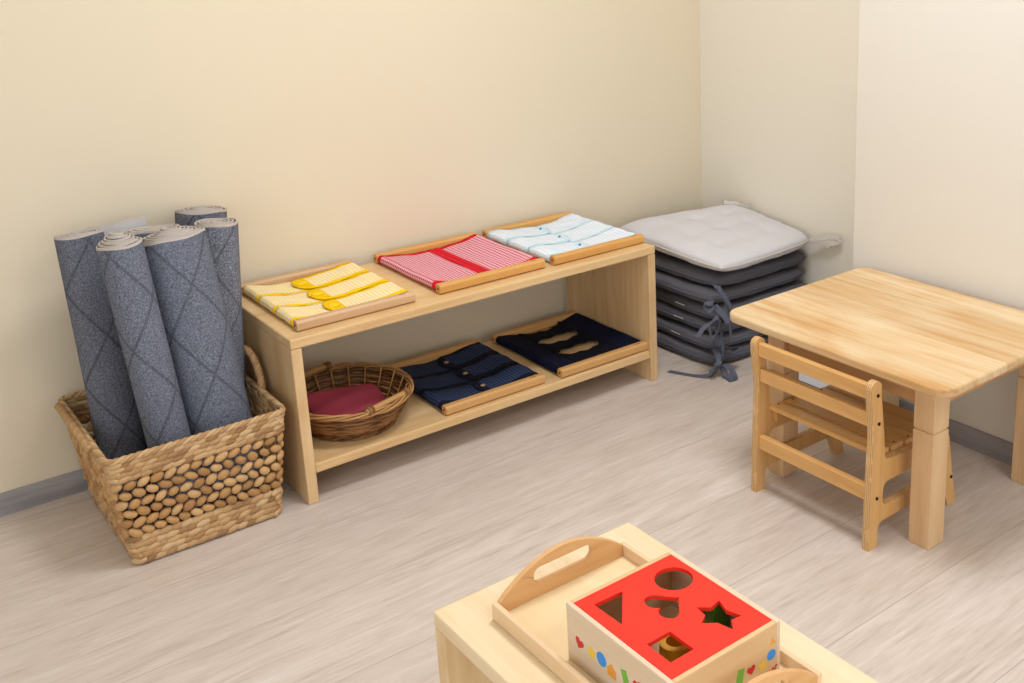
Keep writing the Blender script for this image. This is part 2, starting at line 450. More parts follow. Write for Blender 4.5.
def frame_tabs(label, x0, x1, y0, y1, zb, woodm, chk, trim, btn, tabside, reach_t, reach_b, button, trimw=.011, endk=1.5):
    t = frame(label, x0, x1, y0, y1, zb, woodm); org = t['org']
    ya, yb = y0+RW+.002, y1-RW-.002; W = (yb-ya)/3; Lx = x1-x0
    under = 'L' if tabside == 'R' else 'R'
    for k in range(3):
        a, b = ya+k*W, ya+(k+1)*W
        mb = MB(); strip(mb, x0, x1, a, b, zb, under, x0+Lx*reach_b, False, trimw, edge=(1, 0))
        mb.build('cloth_strip', [chk, trim], t, org, smooth=True, solid=.0016)
    for k in range(3):
        a, b = ya+k*W+.001, ya+(k+1)*W-.001
        mb = MB(); strip(mb, x0, x1, a, b-.0002, zb, tabside, x0+Lx*reach_t[k], True, trimw, lift=.006, endk=endk)
        o = mb.build('tab', [chk, trim], t, org, smooth=True, solid=.002)
        bx = x0+Lx*reach_t[k]+(.026 if tabside == 'R' else -.026)*button[2]; by = (a+b)/2; bz = sag(bx, x0, x1, zb)+.0080
        MB().ell((bx, by, bz), ((button[0], 0, 0), (0, button[1], 0), (0, 0, .004)), nu=16, nv=8).build('button', btn, o, (bx, by, bz), smooth=True)
    return t

frame_tabs('yellow gingham cloth frame with three round tabs, left end of the shelf top', .037, .374, .04, .47, ZT, 'pale_x', 'y_chk', 'y_trim', 'y_btn', 'R', (.34, .36, .37), .66, (.017, .012, .92), .017, 2.5)
frame_tabs('white and pale blue cloth frame with three tabs, right end of the shelf top', .84, 1.19, .042, .468, ZT, 'oak_x', 'b_chk', 'b_trim', 'b_snap', 'L', (.52, .54, .56), .40, (.0045, .0045, .9), .018)
frame_tabs('navy checked cloth frame with three wooden-buttoned tabs beside the round wicker basket', .428, .769, .02, .432, ZL, 'tan_x', 'n_chk', 'n_trim', 'n_btn', 'R', (.44, .46, .46), .64, (.008, .008, .9), .018)

# red zipped frame
x0, x1, y0, y1 = .452, .808, .045, .47
t = frame('red gingham cloth frame split down the middle, centre of the shelf top', x0, x1, y0, y1, ZT, 'oak_x')
xm = x0+.53*(x1-x0); ya, yb = y0+RW+.002, y1-RW-.002
for side, reach in (('L', xm-.002), ('R', xm+.002)):
    mb = MB(); strip(mb, x0, x1, ya, yb, ZT, side, reach, False, .02, ny=14)
    o = mb.build('cloth_panel', ['r_chk', 'r_trim'], t, t['org'], smooth=True, solid=.0018)
zz = sag(xm, x0, x1, ZT)
def bandz(y): return zz+.003
mb = MB(); mb.ribbon([((xm+.011, ya+(yb-ya)*i/8, zz+.0024), (1, 0, 0)) for i in range(9)], .016, .002)
mb.ribbon([((xm-.011, ya+(yb-ya)*i/8, zz+.0024), (1, 0, 0)) for i in range(9)], .016, .002)
mb.build('zip_border', 'r_trim', t, t['org'])
mb = MB()
for i in range(60):
    yy = ya+.004+(yb-ya-.008)*i/59; mb.box(xm-.003, xm+.003, yy-.0014, yy+.0014, zz+.001, zz+.0036)
mb.build('zip_teeth', 'r_trim', t, t['org'])

# dark navy tied frame with openings
x0, x1, y0, y1 = .826, 1.169, .012, .43
t = frame('dark navy denim frame with pointed gaps between its straps, right end of the lower board', x0, x1, y0, y1, ZL, 'tan_x')
ya, yb = y0+RW+.002, y1-RW-.002; Lx = x1-x0
xa, xb = x0+.27*Lx, x0+.74*Lx
mb = MB(); strip(mb, x0, x1, ya, yb, ZL, 'L', xa, False, .012, ny=10); mb.build('cloth_panel', ['d_den', 'd_trim'], t, t['org'], smooth=True, solid=.002)
mb = MB(); strip(mb, x0, x1, ya, yb, ZL, 'R', xb, False, .012, ny=10); mb.build('cloth_panel', ['d_den', 'd_trim'], t, t['org'], smooth=True, solid=.002)
W = (yb-ya)/3
def waist(x):
    u = (x-xa)/(xb-xa)
    if u <= 0 or u >= 1: return 1.
    e = min(u, 1-u)
    return 1-.46*min(1, e/.15)+.05*math.sin(u*19)*min(1, e/.15)
for k in range(3):
    mb = MB(); strip(mb, x0, x1, ya+k*W, ya+(k+1)*W, ZL, 'L', xb+.004, False, .01, lift=.003, waist=waist, start=xa-.004, mf=1, endtrim=False)
    o = mb.build('strap', ['d_den', 'd_trim'], t, t['org'], smooth=True, solid=.002)

# ------------------------------------------------------------------ round wicker basket on the lower board
def wicker_basket():
    cx, cy, zb = .212, .188, ZL
    a0, a1, hh = .118, .168, .094
    kx, ky = 1.0, 1.12
    t = thing('wicker_basket', (cx, cy, zb), 'round brown wicker basket with a cloth inside, left on the lower shelf board', 'basket')
    def ring(rad, z, ph, amp, n=120, st=20, tw=0.):
        p = []
        for i in range(n):
            a = 2*PI*i/n; r = rad+amp*math.cos(a*st/2*1.0+ph)
            p.append((cx+kx*r*math.cos(a), cy+ky*r*math.sin(a), z+tw*math.sin(a*st*.5+ph*1.3)))
        return p
    mb = MB(); rows = 11
    for k in range(rows):
        u = k/(rows-1); z = zb+.009+u*(hh-.018); rad = a0+(a1-a0)*u**.8
        for j in range(2):
            mb.tube(ring(rad, z+(j-.5)*.0045, PI*((k) % 2)+random.uniform(-.2, .2), .0035), .0031, 6, 0, closed=True)
    mb.build('woven_wall', 'wick', t, (cx, cy, zb), smooth=True)
    mb = MB()
    for i in range(20):
        a = 2*PI*(i+.5)/20; pts = []
        for q in range(6):
            u = q/5; rad = a0+(a1-a0)*u**.8-.0065; pts.append((cx+kx*rad*math.cos(a), cy+ky*rad*math.sin(a), zb+.004+u*hh))
        mb.tube(pts, .0022, 6)
    mb.build('stakes', 'wick_l', t, (cx, cy, zb), smooth=True)
    mb = MB()
    for k in range(4):
        p = []
        for i in range(160):
            a = 2*PI*i/160; q = a*5+k*PI/2; r = a1+.003+.0060*math.cos(q); p.append((cx+kx*r*math.cos(a), cy+ky*r*math.sin(a), zb+hh+.0055*math.sin(q)))
        mb.tube(p, .0034, 6, closed=True)
    mb.build('rim', 'wick_l', t, (cx, cy, zb+hh), smooth=True)
    mb = MB()
    for k in range(3):
        p = []
        for i in range(140):
            a = 2*PI*i/140; q = a*8+k*PI*2/3; r = a0+.004+.005*math.cos(q); p.append((cx+kx*r*math.cos(a), cy+ky*r*math.sin(a), zb+.0085+.0045*math.sin(q)))
        mb.tube(p, .0038, 6, closed=True)
    mb.build('foot_braid', 'wick', t, (cx, cy, zb), smooth=True)
    mb = MB()
    for k in range(12):
        r = .006+k*.0095; mb.tube(ring(r, zb+.006, PI*(k % 2), .001, 40, 20), .0045, 5, closed=True)
    mb.build('base', 'wick', t, (cx, cy, zb), smooth=True)
    for ang, in ((-74,), (106,)):
        a = math.radians(ang); sp = .46
        A = V(cx+kx*(a1+.006)*math.cos(a-sp), cy+ky*(a1+.006)*math.sin(a-sp), zb+hh+.008); B = V(cx+kx*(a1+.006)*math.cos(a+sp), cy+ky*(a1+.006)*math.sin(a+sp), zb+hh+.008)
        mid = (A+B)/2 + V(math.cos(a), math.sin(a), 0)*.004 + V(0, 0, .004)
        pts = [A*(1-u)**2+mid*2*u*(1-u)+B*u*u for u in [i/8 for i in range(9)]]
        h = MB().tube(pts, .0085, 10).build('handle', 'wick_l', t, mid, smooth=True)
        for e, d in ((A, (B-A).normalized()), (B, (A-B).normalized())):
            mb = MB()
            for q in range(4):
                c = e+d*(.004+.005*q); mb.tube([c+V(0, 0, .0105)*math.cos(g)+d.cross(V(0, 0, 1))*.0105*math.sin(g) for g in [2*PI*i/12 for i in range(12)]], .0026, 5, closed=True)
            mb.build('binding', 'wick', h, e, smooth=True)
    # folded cloth lying inside
    mb = MB(); n = 16; v = []; f = []
    for lay in range(3):
        o = len(v); zc = zb+.034+lay*.014
        w, d = .112-.003*lay, .086-.002*lay; ang = .10-.08*lay
        top = []
        for s_ in (0, 1):
            for i in range(n+1):
                for j in range(n+1):
                    x = (i/n*2-1); y = (j/n*2-1)
                    e = (1-abs(x)**7)*(1-abs(y)**7)
                    z = zc+(.0065 if s_ else -.0055)*e**.5 + (.004*math.sin(x*3+y*2+lay)+.003*math.cos(y*5-x*2)) + (.020*y*.5) + (-.012*max(0, x)**2)
                    X = x*w*(1-.05*y*y); Y = y*d*(1-.06*x*x)
                    v.append((cx+.0+X*math.cos(ang)-Y*math.sin(ang), cy+.004+X*math.sin(ang)+Y*math.cos(ang), z))
            for i in range(n):
                for j in range(n):
                    a = o+s_*(n+1)**2+i*(n+1)+j; q = (a, a+1, a+n+2, a+n+1); f.append(q if not s_ else q[::-1])
    mb.add(v, f)
    tag(mb.build('folded_cloth', 'burg', None, (cx, cy, zb+.03), smooth=True), 'folded burgundy cloth inside the round wicker basket', 'cloth')
wicker_basket()

# ------------------------------------------------------------------ woven storage basket with the rug rolls
def seagrass_basket():
    hh = .295
    B = (-.428, -.070, -.003, .425); T = (-.462, -.032, -.020, .470)
    org = ((B[0]+B[1])/2, (B[2]+B[3])/2, 0)
    t = thing('storage_basket', org, 'large rectangular woven basket with open beadwork sides holding the rug rolls', 'basket')
    def loop(z, inset=0., n=None, pitch=.02, ph=0.):
        u = z/hh; x0, x1, y0, y1 = [B[i]+(T[i]-B[i])*u for i in range(4)]
        pl = rrect(x0+inset, x1-inset, y0+inset, y1-inset, .022, 5); P = [V(a, b, z) for a, b in pl]
        seg = [(P[(i+1) % len(P)]-P[i]).length for i in range(len(P))]; tot = sum(seg)
        n = n or int(round(tot/pitch)); out = []
        for k in range(n):
            d = ((k+ph)/n*tot) % tot; i = 0
            while d > seg[i]: d -= seg[i]; i += 1
            tg = (P[(i+1) % len(P)]-P[i]).normalized(); out.append((P[i]+tg*d, tg))
        return out, tot/n
    slope = lambda: V(0, 0, 1)
    for rows, z0, z1 in ((5, .006, .080), (4, .232, .284)):
        band = MB()
        for k in range(rows):
            z = z0+(z1-z0)*(k+.5)/rows; rh = (z1-z0)/rows
            pts, pit = loop(z, .006, pitch=.0245, ph=.5*(k % 2)+random.random()*.2)
            for p, tg in pts:
                nrm = V(tg.y, -tg.x, 0); a = math.radians(random.uniform(6, 17)); l = random.uniform(.9, 1.2)
                ax = tg*math.cos(a)+V(0, 0, 1)*math.sin(a); up = nrm.cross(ax)
                band.ell(p+nrm*random.uniform(-.001, .0015), (ax*.0205*l, nrm*.0066, up*rh*.66), nu=8, nv=7)
        band.build('woven_band', 'grass', t, (org[0], org[1], z0), smooth=True)
    bead = MB(); rows = 6
    for k in range(rows):
        z = .080+(.232-.080)*(k+.5)/rows
        pts, pit = loop(z, .006, n=56, ph=.5*(k % 2))
        for i, (p, tg) in enumerate(pts):
            nrm = V(tg.y, -tg.x, 0); a = math.radians((28 if k % 2 else -28)+random.uniform(-12, 12)); l = random.uniform(.85, 1.12)
            ax = tg*math.cos(a)+V(0, 0, 1)*math.sin(a); up = nrm.cross(ax)
            bead.ell(p+nrm*random.uniform(-.001, .002), (ax*.0166*l, nrm*.0085, up*.0110*random.uniform(.85, 1.1)), nu=10, nv=7)
    bead.build('open_beadwork', 'grass_d', t, org, smooth=True)
    st = MB(); lo, _ = loop(.070, .007, n=56); hi, _ = loop(.240, .007, n=56)
    for (a, _), (b, _) in zip(lo, hi): st.tube([a, b], .0014, 5)
    st.build('wire_stakes', 'stake', t, org)
    rim = MB()
    for k in range(3):
        pts, _ = loop(hh-.006, .005, n=260); p = []
        for i, (c, tg) in enumerate(pts):
            q = i/260*2*PI*34+k*2*PI/3; nrm = V(tg.y, -tg.x, 0); p.append(c+nrm*.0042*math.cos(q)+V(0, 0, .0042)*math.sin(q))
        rim.tube(p, .0048, 6, closed=True)
    rim.build('rim', 'grass', t, org, smooth=True)
    bs = MB()
    for k in range(13):
        x = B[0]+.016+(B[1]-B[0]-.032)*k/12
        n = 22
        for i in range(n):
            y = B[2]+.016+(B[3]-B[2]-.032)*i/(n-1); bs.ell((x, y, .006), ((.012, 0, 0), (0, .012, .002), (0, 0, .005)), nu=6, nv=4)
    bs.build('base', 'grass', t, org, smooth=True)
    # right handle stands up, left handle lies folded along the rim
    def rope(path, rad, turns):
        mb = MB(); n = len(path)
        for k in range(3):
            p = []
            for i, c in enumerate(path):
                tg = (path[min(i+1, n-1)]-path[max(i-1, 0)]).normalized(); sd = V(1, 0, 0); sd = (sd-tg*sd.dot(tg)).normalized(); nn = tg.cross(sd)
                q = 2*PI*turns*i/n+k*2*PI/3; p.append(c+(sd*math.cos(q)+nn*math.sin(q))*rad*.55)
            mb.tube(p, rad*.66, 7)
        return mb
    pth = []
    for i in range(61):
        a = PI*i/60; pth.append(V(-.030+.004*math.sin(a), .260-.092*math.cos(a), hh-.03+.103*math.sin(a)**.8 if 0 < i < 60 else hh-.03))
    rope(pth, .0092, 9).build('handle', 'grass', t, pth[30], smooth=True)
    pth = []
    for i in range(61):
        u = i/60; pth.append(V(-.466-.004*math.sin(PI*u), .10+.33*u, hh-.010+.014*math.sin(PI*u)))
    rope(pth, .0092, 10).build('handle', 'grass', t, pth[30], smooth=True)
seagrass_basket()

def rug_roll(label, bot, top, r1, fx=1., fy=1., mat='rug1', step=.0, tail=0., pitch=.0088, phase=0., th=.0050, r0=.010, spin=0.):
    b = Vector(bot); d = Vector(top)-b; Hh = d.length; d.normalize()
    turns = (r1-r0)/pitch; nseg = int(turns*36)
    P = []
    phase = PI/2-2*PI*turns
    if tail: phase = -PI/2-2*PI*turns-.25
    for i in range(nseg+1):
        a = 2*PI*turns*i/nseg; r = r0+(r1-r0)*i/nseg; P.append((fx*r*math.cos(a+phase), fy*r*math.sin(a+phase), i/nseg))
    if tail:
        tx, ty = P[-1][0]-P[-2][0], P[-1][1]-P[-2][1]; l = math.hypot(tx, ty); tx /= l; ty /= l
        for i in range(1, 9):
            q = tail*i/8; P.append((P[nseg][0]+tx*q-ty*.02*q*q/tail, P[nseg][1]+ty*q-abs(tx)*.10*q*q/tail, 1))
    n = len(P); s = [0.]
    for k in range(1, n): s.append(s[-1]+math.hypot(P[k][0]-P[k-1][0], P[k][1]-P[k-1][1]))
    v = []; uv = []
    for k in range(n):
        a, c = P[max(k-1, 0)], P[min(k+1, n-1)]; tx, ty = c[0]-a[0], c[1]-a[1]; l = math.hypot(tx, ty); nx, ny = ty/l, -tx/l
        zt = Hh+step*(1-P[k][2])**1.0+.0015*math.sin(s[k]*60)
        for sg in (1, -1):
            x, y = P[k][0]+nx*sg*th/2, P[k][1]+ny*sg*th/2
            v += [(x, y, 0), (x, y, zt-.006), (x-nx*sg*th*.12, y-ny*sg*th*.12, zt)]; uv += [(s[k], 0), (s[k], zt), (s[k], zt)]
    f = []; ms = []
    for k in range(n-1):
        o = k*6; q = o+6
        f += [(o, q, q+1, o+1), (o+1, q+1, q+2, o+2), (o+3, o+4, q+4, q+3), (o+4, o+5, q+5, q+4), (o+2, q+2, q+5, o+5), (o, o+3, q+3, q)]
        ms += [1, 2, 0, 2, 2, 2] if fy < 0 else [0, 2, 1, 2, 2, 2]
    o = (n-1)*6; f += [(o, o+3, o+4, o+1), (o+1, o+4, o+5, o+2), (0, 1, 4, 3), (1, 2, 5, 4)]; ms += [2, 2, 2, 2]
    mb = MB(); mb.add(v, f, ms, uv)
    ob = mb.build('rug_roll', [mat, 'rug_back', 'rug_edge'], None, (0, 0, 0), smooth=True, angle=50)
    z = d; x = V(1, 0, 0); x = (x-z*x.dot(z)).normalized(); y = z.cross(x)
    Mx = Matrix((x, y, z)).transposed().to_4x4() @ Matrix.Rotation(spin, 4, 'Z'); Mx.translation = b; ob.matrix_world = Mx
    return tag(ob, label, 'rug', 'rolled grey rugs in the basket')
rug_roll('leftmost grey rug roll, flattened, with a loose flap trailing behind its top', (-.362, .245, .024), (-.372, .305, .760), .050, 1.14, -.80, 'rug1', 0., .19, .009)
rug_roll('slim grey rug roll with a stepped cone top at the front of the basket', (-.273, .105, .024), (-.325, .14, .757), .052, 1, 1, 'rug2', .030, 0, .0070, th=.0042)
rug_roll('widest slate rug roll leaning left at the front right of the basket', (-.140, .128, .024), (-.193, .20, .738), .074, 1.12, .88, 'rug2', .022, 0, .0078, th=.0044)
rug_roll('speckled grey rug roll at the far right, nearest the shelf', (-.118, .268, .024), (-.062, .268, .735), .054, 1.05, .9, 'rug3', .002, 0, .0092, phase=3.6)
rug_roll('tallest rug roll at the back right against the wall', (-.130, .388, .024), (-.052, .422, .738), .066, 1.05, .85, 'rug1', .006, 0, .0095, phase=3.0)
rug_roll('mostly hidden rug roll showing its top behind the two front rolls', (-.250, .322, .024), (-.213, .306, .738), .042, 1.75, .6, 'rug2', .004, 0, .009, phase=0.)

# ------------------------------------------------------------------ seat cushions in the recess
def cushion(label, corners, th, mat, tie, sag_=0., puff=.30, tufts=0., group='stacked seat cushions', seed=0, zip_=False):
    c = [Vector(p) for p in corners]; ctr = sum(c, V(0, 0, 0))/4
    t = thing('seat_cushion', tuple(ctr-V(0, 0, th/2)), label, 'cushion', group)
    n = 44; rnd = random.Random(seed)
    ph = [rnd.uniform(0, 6) for _ in range(6)]
    def pos(a, b):
        a2 = a*math.sqrt(1-.14*b**4); b2 = b*math.sqrt(1-.14*a**4); u, w = (a2+1)/2, (b2+1)/2
        # slight scallop of the sides
        return c[0]*(1-u)*(1-w)+c[1]*(1-u)*w+c[2]*u*w+c[3]*u*(1-w)
    v = []; f = []
    for s_ in (1, -1):
        for i in range(n+1):
            for j in range(n+1):
                a = math.sin((i/n-.5)*PI); b = math.sin((j/n-.5)*PI); p = pos(a, b)
                pr = max(0., (1-abs(a)**5)*(1-abs(b)**5))**puff
                h = pr*th/2*(1-.16*sum(math.exp(-((b-q)/.05)**2)*abs(a)**8+math.exp(-((a-q)/.05)**2)*abs(b)**8 for q in (-.36, .36)))
                if tufts and s_ > 0:
                    d = 0
                    for q in (-.5, 0, .5):
                        for r in (-.5, 0, .5): d += math.exp(-((a-q)**2+(b-r)**2)/.012)
                        d += .42*math.exp(-((a-q)/.045)**2)*(1-b**4)+.42*math.exp(-((b-q)/.045)**2)*(1-a**4)
                    h -= tufts*d*pr
                h += pr*.0022*(math.sin(a*9+b*4+ph[0])+math.sin(b*11-a*5+ph[1]))*.7
                z = h*s_ + sag_*0
                v.append(p+V(0, 0, z))
        o = 0 if s_ > 0 else (n+1)**2
        for i in range(n):
            for j in range(n):
                k = o+i*(n+1)+j; q = (k, k+n+1, k+n+2, k+1); f.append(q if s_ > 0 else q[::-1])
    MB().add(v, f).build('cover', mat, t, ctr, smooth=True)
    m2 = 60; e = []
    for sd in range(4):
        for i in range(m2//4):
            q = math.sin((i/(m2/4)-.5)*PI); a, b = ((q, -1), (1, q), (-q, 1), (-1, -q))[sd]; e.append(pos(a, b))
    MB().tube(e, .0028, 6, closed=True).build('piping', tie, t, ctr, smooth=True)
    if zip_:
        z_ = []
        for i in range(7):
            q = -.42+.20*i/6; p = pos(-1, q); z_.append((p+V(-.004, 0, .004), (0, 0, 1)))
        MB().ribbon(z_, .004, .001).build('zip', 'zip', t, ctr)
    return t
def tie(parent, paths, mat, w=.019, rough=None):
    for path in paths:
        sm = []; P = [Vector(p) for p, _ in path]; S = [Vector(q) for _, q in path]
        n = len(P)
        for i in range(n-1):
            p0, p1, p2, p3 = P[max(i-1, 0)], P[i], P[i+1], P[min(i+2, n-1)]
            for k in range(6):
                u = k/6; q = .5*((2*p1)+(p2-p0)*u+(2*p0-5*p1+4*p2-p3)*u*u+(3*p1-p0-3*p2+p3)*u**3); sm.append((q, S[i].lerp(S[i+1], u)))
        sm.append((P[-1], S[-1]))
        MB().ribbon(sm, w, .0018).build('tie', mat, parent, P[0], smooth=False)
ORD = ['dark grey seat cushion directly beneath the light grey one', 'second dark grey seat cushion from the top of the corner stack', 'third dark grey seat cushion from the top of the corner stack',
       'dark grey seat cushion third from the floor in the corner stack', 'dark grey seat cushion second from the floor in the corner stack', 'dark grey seat cushion at the bottom of the stack, on the floor']
dz = .0555
C0 = []
for k in range(6):          # k=0 topmost dark one
    lv = 5-k; z = (.028, .081, .138, .191, .250, .305)[lv]
    r = random.Random(20+k); jx, jy, ja = r.uniform(-.014, .014), r.uniform(-.016, .016), r.uniform(-.03, .03)
    q = [(1.375, -.085), (1.385, .45), (1.842, .44), (1.842, -.10)]
    cs = []
    for (x, y) in q:
        mx, my = 1.61, .18; X = mx+(x-mx)*math.cos(ja)-(y-my)*math.sin(ja); Y = my+(x-mx)*math.sin(ja)+(y-my)*math.cos(ja)
        cs.append((min(X+jx, 1.848), min(Y+jy, .488), z+(0 if lv else .0)))
    t = cushion(ORD[k], cs, .0565, 'cush_d', 'tie_d', puff=.21, tufts=.004, seed=k, zip_=k in (2, 3, 4))
    C0.append((t, Vector(cs[0])))
S1, S2, S3 = (1, .5, .2), (.3, 1, .3), (.9, -.6, .1)
for k, (t, c) in enumerate(C0):
    x, y, z = c
    o = (x-.004, y-.008, z)
    dn = z
    if k == 0: ps = [[(o, S1), ((x-.012, y-.03, z-.012), S1), ((x-.002, y-.046, z-.045), S1), ((x+.012, y-.050, z-.085), S1), ((x+.004, y-.044, z-.048), S1), ((x-.010, y-.028, z-.008), S1)],
                    [((x-.010, y-.03, z-.01), S1), ((x-.0, y-.05, z-.08), S1), ((x+.002, y-.055, z-.15), S1), ((x+.004, y-.055, z-.185), S1)], [(o, S2), ((x-.022, y-.018, z+.004), S2), ((x-.03, y-.020, z+.014), S2)]]
    elif k == 1: ps = [[(o, S1), ((x-.016, y-.026, z+.010), S1), ((x-.048, y-.030, z+.014), S1), ((x-.040, y-.034, z-.006), S1), ((x-.012, y-.028, z+.0), S1)],
                      [((x-.012, y-.028, z), S3), ((x-.0, y-.05, z-.030), S3), ((x+.008, y-.062, z-.055), S3)]]
    elif k == 2: ps = [[(o, S1), ((x-.02, y-.03, z+.02), S1), ((x-.055, y-.04, z+.005), S1), ((x-.050, y-.042, z-.035), S1), ((x-.018, y-.034, z-.01), S1), ((x-.012, y-.03, z+.01), S1)],
                      [((x-.014, y-.03, z+.01), S2), ((x-.055, y-.02, z-.002), S2), ((x-.085, y-.02, z-.03), S2)]]
    elif k == 3: ps = [[(o, S1), ((x-.016, y-.03, z+.03), S1), ((x-.036, y-.045, z+.025), S1), ((x-.034, y-.046, z-.015), S1), ((x-.014, y-.036, z-.012), S1), ((x-.006, y-.03, z+.01), S1)],
                      [((x-.01, y-.03, z), S1), ((x-.016, y-.046, z-.04), S1), ((x-.026, y-.05, z-.075), S1)]]
    elif k == 4: ps = [[(o, S3), ((x-.012, y-.034, z+.006), S3), ((x-.02, y-.055, z-.025), S3), ((x-.045, y-.045, z-.056), S2)],
                      [((x-.008, y-.03, z+.01), S3), ((x+.02, y-.05, z+.012), S3), ((x+.055, y-.045, z+.0), S3), ((x+.03, y-.052, z-.006), S3), ((x-.004, y-.036, z+.0), S3)]]
    else: ps = [[(o, S2), ((x-.014, y-.035, z+.012), S2), ((x-.035, y-.035, z-.014), S2), ((x-.065, y-.0, z-.0258), (0, 1, 0)), ((x-.105, y+.085, z-.0258), (.9, .4, 0)), ((x-.110, y+.100, z-.0258), (.9, .4, 0))],
                [(o, S3), ((x-.008, y-.036, z+.012), S3), ((x+.0, y-.055, z-.012), S3), ((x-.005, y-.08, z-.0258), (1, 0, 0)), ((x-.014, y-.105, z-.0258), (1, .1, 0))],
                [((x-.012, y-.03, z+.006), S3), ((x+.012, y-.062, z+.006), S3), ((x+.014, y-.09, z-.022), S3), ((x-.004, y-.100, z-.0245), (1, 0, .2)), ((x-.010, y-.06, z-.012), S3)]]
    bx, by, bz = o
    ps = [[(((px-bx)*1.25+bx, (py-by)*1.15+by, pz), q) for (px, py, pz), q in pth] if k != 5 else pth for pth in ps]
    tie(t, ps, 'tie_d')
top = [(1.372, -.130, .368), (1.378, .465, .392), (1.842, .30, .420), (1.838, -.11, .372)]
t = cushion('light grey tufted seat cushion on top of the dark stack in the corner', top, .066, 'cush_l', 'tie_l', tufts=.0065, seed=9)
x, y, z = top[2]
tie(t, [[((x-.02, y-.0, z+.0), (0, 0, 1)), ((x-.035, y-.012, z+.022), (0, .3, 1)), ((x-.012, y-.03, z+.020), (0, .3, 1)), ((x-.006, y-.06, z+.014), (0, .2, 1)), ((x-.005, y-.085, z+.022), (0, .2, 1))],
        [((x-.02, y, z), (0, 0, 1)), ((x-.05, y+.01, z+.024), (0, .3, 1)), ((x-.06, y-.01, z+.03), (0, .3, 1)), ((x-.03, y-.02, z+.02), (0, .3, 1))]], 'tie_l', .014)
x, y, z = top[3]
tie(t, [[((x-.012, y+.01, z), (0, 0, 1)), ((x-.006, y-.025, z+.016), (.2, 0, 1)), ((x+.004, y-.075, z+.030), (.2, 0, 1)), ((x+.006, y-.105, z+.024), (.2, 0, 1)), ((x+.002, y-.08, z+.006), (.2, 0, 1)), ((x-.008, y-.02, z+.004), (0, 0, 1))],
        [((x-.01, y+.005, z), (0, 0, 1)), ((x-.004, y-.03, z+.004), (.2, 0, 1)), ((x+.0, y-.07, z-.006), (.2, 0, 1))]], 'tie_l', .019)

# ------------------------------------------------------------------ table
TX0, TX1, TY0, TY1, TZ, TT = .943, 1.515, -1.288, -.5889, .4615, .0237
tb = thing('childrens_table', ((TX0+TX1)/2, (TY0+TY1)/2, 0), "low wooden children's table with rounded corners beside the right wall", 'table')
MB().prism([(a, b, TZ-TT) for a, b in rrect(TX0, TX1, TY0, TY1, .042, 8)], (0, 0, TT)).build('tabletop', 'top', tb, (TX0, TY0, TZ), bevel=.006, seg=3)
LS = .0595
for lx in (TX0+.083, TX1-.049):
    for ly in (TY0+.083, TY1-.083-LS):
        x, y = lx, ly; mb = MB()
        mb.box(x, x+LS, y, y+LS, 0, .2985); mb.box(x+.003, x+LS-.003, y+.003, y+LS-.003, .298, .303); mb.box(x+.0005, x+LS-.0005, y+.0005, y+LS-.0005, .3025, TZ-TT-.0004)
        mb.build('leg', 'tleg', tb, (x, y, 0), bevel=.0035)
ax0, ax1, ay0, ay1 = TX0+.083+.012, TX1-.049+LS-.012, TY0+.083+.012, TY1-.083-.012
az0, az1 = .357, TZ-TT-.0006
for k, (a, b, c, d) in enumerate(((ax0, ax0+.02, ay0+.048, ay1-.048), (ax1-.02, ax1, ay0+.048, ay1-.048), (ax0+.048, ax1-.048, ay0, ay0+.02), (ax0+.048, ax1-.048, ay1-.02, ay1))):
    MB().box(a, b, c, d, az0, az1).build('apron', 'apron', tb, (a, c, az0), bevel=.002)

# ------------------------------------------------------------------ chair tucked under it
YA, YB, PT = -1.113, -.721, .019
ch = thing('childrens_chair', (1.08, -.92, 0), "small slatted wooden children's chair pushed under the table", 'chair')
def arc(cx, cz, r, a0, a1, n=6): return [(cx+r*math.cos(math.radians(a0+(a1-a0)*i/n)), cz+r*math.sin(math.radians(a0+(a1-a0)*i/n))) for i in range(n+1)]
out = [(.916, 0), (.949, 0), (.950, .040)] + arc(.968, .046, .018, 180, 90, 4) + [(1.196, .064)] + arc(1.196, .046, .018, 90, 10, 4) + [(1.231, 0), (1.267, 0), (1.243, .10), (1.226, .19)] + arc(1.208, .192, .018, 0, 80, 4) + \
      [(1.16, .211), (.990, .222)] + arc(.986, .240, .018, 270, 190, 4) + [(.962, .30), (.956, .345), (.950, .385), (.948, .412)] + arc(.930, .415, .0185, 0, 180, 8) + [(.913, .395), (.922, .32), (.924, .285), (.921, .22), (.918, .12)]
win = arc(.982, .122, .018, 180, 270, 4) + arc(1.188, .122, .018, 270, 350, 4) + arc(1.186, .146, .018, 10, 90, 4) + arc(.984, .146, .018, 90, 180, 4)
for y in (YA, YB-PT):
    mb = holed([(a, y, b) for a, b in out], [[(a, y, b) for a, b in win]], (0, PT, 0))
    sp = mb.build('side_panel', ['chair_z', 'ply'], ch, (1.08, y, 0), bevel=.0025)
    yy = y-.0006 if y == YA else y+PT+.0006
    for a, b in ((.934, .398), (.941, .325), (.942, .132), (1.240, .080)):
        mb = MB(); mb.tube([(a, yy-.002, b), (a, yy+.002, b)], .0042, 10); mb.build('bolt', 'hole', sp, (a, yy, b))
def slat(name, x0, x1, z0, z1, mat='chair_y', tilt=0.):
    mb = MB(); y0, y1 = YA+PT+.0004, YB-PT-.0004
    mb.prism([(x0, y0, z0), (x1, y0, z0-tilt*(x1-x0)), (x1+.0, y0, z1-tilt*(x1-x0)), (x0, y0, z1)], (0, y1-y0, 0))
    return mb.build(name, mat, ch, ((x0+x1)/2, (y0+y1)/2, z0), bevel=.003)
slat('back_slat', .921, .938, .385, .4215); slat('back_slat', .927, .944, .314, .3500); slat('stretcher', .924, .942, .125, .163)
slat('stretcher', 1.218, 1.234, .092, .128)
